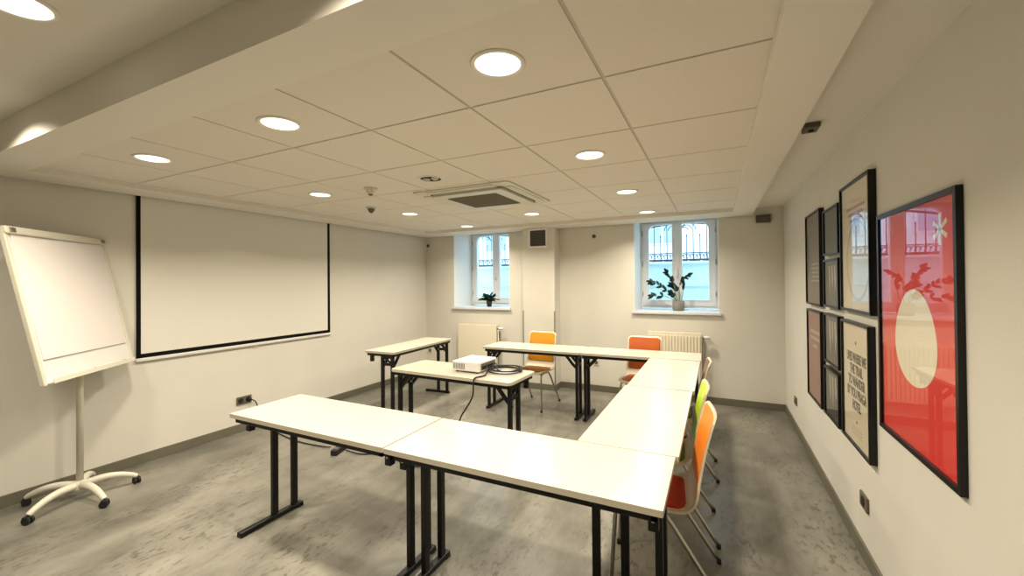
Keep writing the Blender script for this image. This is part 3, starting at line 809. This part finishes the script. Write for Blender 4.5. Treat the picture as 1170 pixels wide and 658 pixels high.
def deco_cream(t, pr, w, h, P_):
    for k, ww in enumerate((.16, .13, .10)):
        b = NB(); box(b, -ww, ww, h*.30-k*.035-.008, h*.30-k*.035+.008, .0202, .0206); obj('text_line', P_(b), m_pink, pr)
    b = NB(); o = circ(.2, 40, .03, -.07); i_ = circ(.185, 40, .03, -.07)
    q = bmesh.new(); O = [q.verts.new((x, y*1.1, .0206)) for x, y in o]; I = [q.verts.new((x, y*1.1, .0206)) for x, y in i_]
    for k in range(40): q.faces.new((O[k], O[(k+1) % 40], I[(k+1) % 40], I[k]))
    merge(b, q); obj('ring_shape', P_(b), m_lgrey, pr)
def deco_sil(t, pr, w, h, P_):
    b = NB(); e = -w/2+.016
    pts = [(e, -.18), (e+.03, -.15), (e+.07, -.05), (e+.085, .03), (e+.06, .13), (e+.03, .22), (e, .30)]
    prism(b, pts, .0202, .0207); obj('dark_shape', P_(b), m_dbrown, pr)
    for k in range(5):
        b = NB(); ww = (.12, .14, .10, .13, .15)[k]; box(b, .04-ww, .04+ww, -.04-k*.032-.006, -.04-k*.032+.004, .0202, .0207); obj('text_line', P_(b), m_lgrey, pr)
def deco_terra(t, pr, w, h, P_):
    for k in range(3):
        b = NB(); ww = (.16, .17, .07)[k]; y = (.18, .13, .07)[k]; box(b, -ww, ww, y-.012, y+.010, .0202, .0207); obj('text_line', P_(b), m_lgrey, pr)
def deco_leaf(sh):
    def f(t, pr, w, h, P_):
        b = NB(); r = random.Random(sh)
        for k in range(3):
            x = -.08+.07*k; pts = [(x-.012, h*.36), (x+.02, h*.36), (x+.03+.01*r.random(), .02), (x+.01, -h*.25*r.random()-.02), (x-.005, .05)]
            prism(b, pts[::-1], .0202, .0207)
        obj('pale_streak', P_(b), m_lgrey, pr)
    return f
KX = 1.0
picture(1.785, 2.50, .812, 1.793, 'largest framed poster, coral red with a cream egg shape and an asterisk', m_red, deco_red, .02, .020)
picture(2.56, 3.085, 1.318, 2.03, 'cream framed poster in the upper row, next to the big red one', m_cream, deco_cream, .014)
picture(2.60, 3.095, .582, 1.262, 'cream framed poster in the lower row with five lines of grey capitals', m_cream, deco_quote, .014)
picture(3.63, 4.14, 1.30, 2.01, 'brown-grey framed poster with a dark curved shape, far end of the upper row', m_brown, deco_sil, .014)
picture(3.64, 4.13, .565, 1.26, 'dusty terracotta framed poster with pale lines of text, far end of the lower row', m_terra, deco_terra, .014)
picture(3.135, 3.52, 1.658, 1.965, 'small plain dark framed print at the very top of the narrow column of four', m_dgrey, None, .014)
picture(3.14, 3.525, 1.31, 1.63, 'small dark framed print with pale streaks, second from the top of the small column', m_dgrey, deco_leaf(1), .014)
picture(3.16, 3.53, .935, 1.268, 'small dark framed print with pale streaks, third from the top of the small column', m_dgrey, deco_leaf(2), .014)
picture(3.17, 3.545, .575, .905, 'small dark framed print at the bottom of the small column beside the capitals poster', m_dgrey, deco_leaf(3), .014)

# ------------------------------------------------------------------ sockets, vents and small devices
def socket(loc, rot, label, n=2, m='socket', w=.075):
    t = thing('wall_socket', label, 'socket', loc, rot)
    b = NB(); W_ = w*n; box(b, -W_/2, W_/2, -.012, -.0008, -.04, .04, .005, 2); obj('cover_plate', b, M[m], t)
    for k in range(n):
        x = -W_/2+w*(k+.5); b = NB()
        q = bmesh.new(); bmesh.ops.create_cone(q, cap_ends=True, segments=20, radius1=.024, radius2=.026, depth=.004)
        bmesh.ops.transform(q, matrix=Matrix.Translation((x, -.0125, 0)) @ Matrix.Rotation(PI/2, 4, 'X'), verts=q.verts); merge(b, q)
        obj('socket_well', b, M['dark'] if m == 'socket' else M['vent'], t)
    return t
socket((XL, 2.585, .315), PI/2, 'dark double wall socket low on the left wall with a cable plugged in', 2)
socket((XR, 4.90, .30), -PI/2, 'dark wall socket low on the right wall, near the far corner', 1, w=.11)
socket((XR, 2.80, .315), -PI/2, 'dark wall socket low on the right wall below the posters, nearer the camera', 1, w=.12)
socket((-1.475, YB, .39), 0, 'pale round-faced socket on the window wall, seen under the back table row', 1, 'ivory')
socket((-4.27, YB, .375), 0, 'pale socket on the window wall near the left corner', 1, 'ivory')
tp = thing('wall_plug', 'black plug pushed into the double socket on the left wall', 'plug', (XL+.014, 2.63, .315))
b = NB(); tube(b, [(0, 0, 0), (.02, 0, 0), (.03, .0, -.006)], [.02, .018, .012], 14); obj('plug_body', b, M['rubber'], tp)

t = thing('wall_vent', 'square grey slatted vent with a white frame high on the pillar', 'vent', (-2.225, 5.345, 2.105))
b = NB(); hw = .14
box(b, -hw, hw, -.012, 0, -.135, -.11, .002); box(b, -hw, hw, -.012, 0, .11, .135, .002); box(b, -hw, -hw+.022, -.012, 0, -.11, .11, .002); box(b, hw-.022, hw, -.012, 0, -.11, .11, .002)
obj('frame', b, M['pvc'], t)
b = NB(); box(b, -hw+.02, hw-.02, -.003, -.0008, -.112, .112); obj('backing', b, M['dark'], t)
for k in range(12):
    b = NB(); z = -.1+k*.0182; box(b, -hw+.022, hw-.022, -.010, -.0035, z-.005, z+.005, .001); obj('slat', b, M['vent'], t)
t = thing('wall_control_box', 'small brown box high on the window wall at the right corner', 'control box', (.50, YB, 2.20))
b = NB(); box(b, -.073, .073, -.03, -.0008, -.045, .045, .004); obj('housing', b, M['brown'], t)
b = NB(); box(b, -.03, .06, -.033, -.03, -.02, .02, .001); obj('display_window', b, M['vent'], t)
t = thing('ceiling_sensor_box', 'small dark box on the ceiling strip beside the right wall', 'sensor', (.47, 2.71, ZSTRIP))
b = NB(); box(b, -.035, .035, -.055, .055, -.028, -.0008, .005); obj('housing', b, M['brown'], t)
b = NB(); lathe(b, [(.014, -.028), (.012, -.036), (.0005, -.038)], 16, cap=False); obj('sensor_eye', b, M['dark'], t)
for (x, lab) in ((-4.30, 'small dark round wall sensor high in the left corner of the window wall'), (-1.487, 'small dark round wall sensor high between the pillar and the right window')):
    t = thing('wall_sensor', lab, 'sensor', (x, YB, 2.11), 0, 'round sensors high on the window wall')
    b = NB(); q = bmesh.new(); lathe(q, [(.0005, .0), (.028, .0), (.028, .008), (.020, .016), (.0005, .018)], 20, cap=False)
    bmesh.ops.transform(q, matrix=Matrix.Translation((0, -.0008, 0)) @ Matrix.Rotation(PI/2, 4, 'X'), verts=q.verts); merge(b, q); obj('housing', b, M['vent'], t)
    b = NB(); q = bmesh.new(); lathe(q, [(.010, .017), (.009, .022), (.0005, .023)], 14, cap=False)
    bmesh.ops.transform(q, matrix=Matrix.Rotation(PI/2, 4, 'X'), verts=q.verts); merge(b, q); obj('sensor_eye', b, M['dark'], t)

# ------------------------------------------------------------------ plants
def leaf(bm, p, d, l, w, droop=.25, up=Vector((0, 0, 1))):
    d = d.normalized(); side = d.cross(up)
    if side.length < .1: side = Vector((1, 0, 0))
    side.normalize(); nn = side.cross(d).normalized(); rows = []; n = 7
    t = bmesh.new()
    for i in range(n+1):
        s = i/n; ww = w*math.sin(PI*min(1, s*.94+.03))**.8; c = p+d*l*s-Vector((0, 0, 1))*l*droop*s*s
        rows.append([t.verts.new(c-side*ww/2+nn*ww*.12), t.verts.new(c), t.verts.new(c+side*ww/2+nn*ww*.12)])
    for A, B_ in zip(rows, rows[1:]):
        for j in (0, 1): t.faces.new((A[j], A[j+1], B_[j+1], B_[j])).smooth = True
    bmesh.ops.solidify(t, geom=list(t.faces), thickness=.0012)
    merge(bm, t)
SZ = 1.104
t = thing('potted_zz_plant', 'tall-stemmed plant with dark glossy leaves in a grey pot on the right window sill', 'potted plant', (-.44, 5.80, SZ))
b = NB(); lathe(b, [(.0005, 0), (.062, 0), (.072, .02), (.075, .07), (.072, .125), (.066, .125), (.064, .108), (.0005, .108)], 32, cap=False); obj('pot', b, M['pot'], t)
b = NB(); lathe(b, [(.0005, .112), (.0655, .109)], 24, cap=False); obj('soil', b, M['soil'], t)
stems = [[(-.01, 0, .1), (-.05, .0, .16), (-.13, -.01, .24), (-.22, -.02, .32), (-.33, -.03, .37)],
         [(-.02, 0, .1), (-.08, -.02, .15), (-.17, -.03, .19), (-.26, -.03, .185), (-.31, -.03, .19)],
         [(-.005, 0, .1), (-.03, .0, .2), (-.05, .01, .32), (-.08, .01, .42), (-.13, .0, .50)],
         [(.01, 0, .1), (.02, .0, .2), (.01, .01, .3), (.04, .0, .38), (.12, .0, .45)],
         [(.02, 0, .1), (.05, .02, .2), (.06, .02, .3), (.055, .02, .38)],
         [(.0, .01, .1), (.01, .03, .2), (-.02, .04, .28), (-.07, .04, .33)],
         [(-.01, -.01, .1), (-.04, -.02, .17), (-.08, -.03, .22)]]
for k, s in enumerate(stems):
    s = [Vector(p) for p in s]; pp = spline(s, 6)
    b = NB(); tube(b, pp, [.005-.003*i/(len(pp)-1) for i in range(len(pp))], 7); st = obj('stem', b, M['stem'], t)
    b = NB(); rr = random.Random(k+3); n = len(pp); start = int(n*.55)
    for i in range(start, n, 2):
        d = (pp[min(i+1, n-1)]-pp[i-1]).normalized()
        for sg in (-1, 1):
            if rr.random() < .75: leaf(b, pp[i], d*.8+Vector((sg*.3*rr.random(), sg*.5, sg*.6+.15)), .062+.025*rr.random(), .034, .15, Vector((rr.uniform(-.3, .3), -1, rr.uniform(-.2, .6))))
    leaf(b, pp[-1], (pp[-1]-pp[-3]), .075, .036, .1, Vector((0, -1, .3)))
    obj('leaves', b, M['leaf'], st)
t = thing('potted_fern', 'small bushy green plant in a black pot on the left window sill', 'potted plant', (-3.27, 5.80, SZ))
b = NB(); lathe(b, [(.0005, 0), (.036, 0), (.047, .075), (.050, .078), (.050, .09), (.044, .09), (.042, .08), (.0005, .08)], 28, cap=False); obj('pot', b, M['potblack'], t)
b = NB(); lathe(b, [(.0005, .084), (.0425, .081)], 20, cap=False); obj('soil', b, M['soil'], t)
b = NB(); rr = random.Random(11)
for k in range(60):
    a = rr.random()*2*PI; el = .15+rr.random()*1.2; L_ = .06+.10*rr.random()
    d = Vector((math.cos(a)*math.cos(el), math.sin(a)*math.cos(el)*.7, math.sin(el)))
    p0 = Vector((0, 0, .085)); p1 = p0+d*L_*.6; p2 = p0+d*L_+Vector((d.x, d.y, 0))*.03-Vector((0, 0, .015))
    sp = spline([p0, p1, p2], 4); tube(b, sp, .0015, 5)
    for q in sp[3:]:
        for sg in (-1, 1):
            leaf(b, q, d+Vector((sg*d.y, -sg*d.x, 0))*1.1, .03, .022, .2, Vector((rr.uniform(-.8, .8), -.7, rr.uniform(-.2, .8))))
obj('foliage', b, M['leaf2'], t)

# ------------------------------------------------------------------ light and camera
w = bpy.data.worlds.new('World'); bpy.context.scene.world = w; w.use_nodes = True
nt = w.node_tree; bg = nt.nodes['Background']; bg.inputs[0].default_value = (.46, .78, 1.0, 1); bg.inputs[1].default_value = 4.6

f, cx, cy, Wp = 472.1, 585., 318., 1170.
yw, pt, rl = .458, -.008, -.009
c_, s_ = math.cos, math.sin
Ry = Matrix(((c_(yw), 0, s_(yw)), (0, 1, 0), (-s_(yw), 0, c_(yw))))
Rx = Matrix(((1, 0, 0), (0, c_(pt), -s_(pt)), (0, s_(pt), c_(pt))))
Rz = Matrix(((c_(rl), -s_(rl), 0), (s_(rl), c_(rl), 0), (0, 0, 1)))
Mx = Rz @ Rx @ Ry
conv = lambda r: Vector((r[0], r[2], -r[1]))
right, down, fwd = conv(Mx[0]), conv(Mx[1]), conv(Mx[2])
cam = bpy.data.cameras.new('camera'); co = bpy.data.objects.new('camera', cam); C.objects.link(co)
R3 = Matrix((right, -down, -fwd)).transposed()
co.matrix_world = Matrix.Translation((0, 0, 1.5)) @ R3.to_4x4()
cam.sensor_width = 36; cam.sensor_fit = 'HORIZONTAL'; cam.lens = 36*f/Wp; cam.shift_y = -(329-cy)/Wp; cam.clip_start = .02
bpy.context.scene.camera = co
vs = bpy.context.scene.view_settings
vs.view_transform = 'Standard'; vs.look = 'None'; vs.gamma = 1; vs.use_curve_mapping = False; vs.exposure = 0
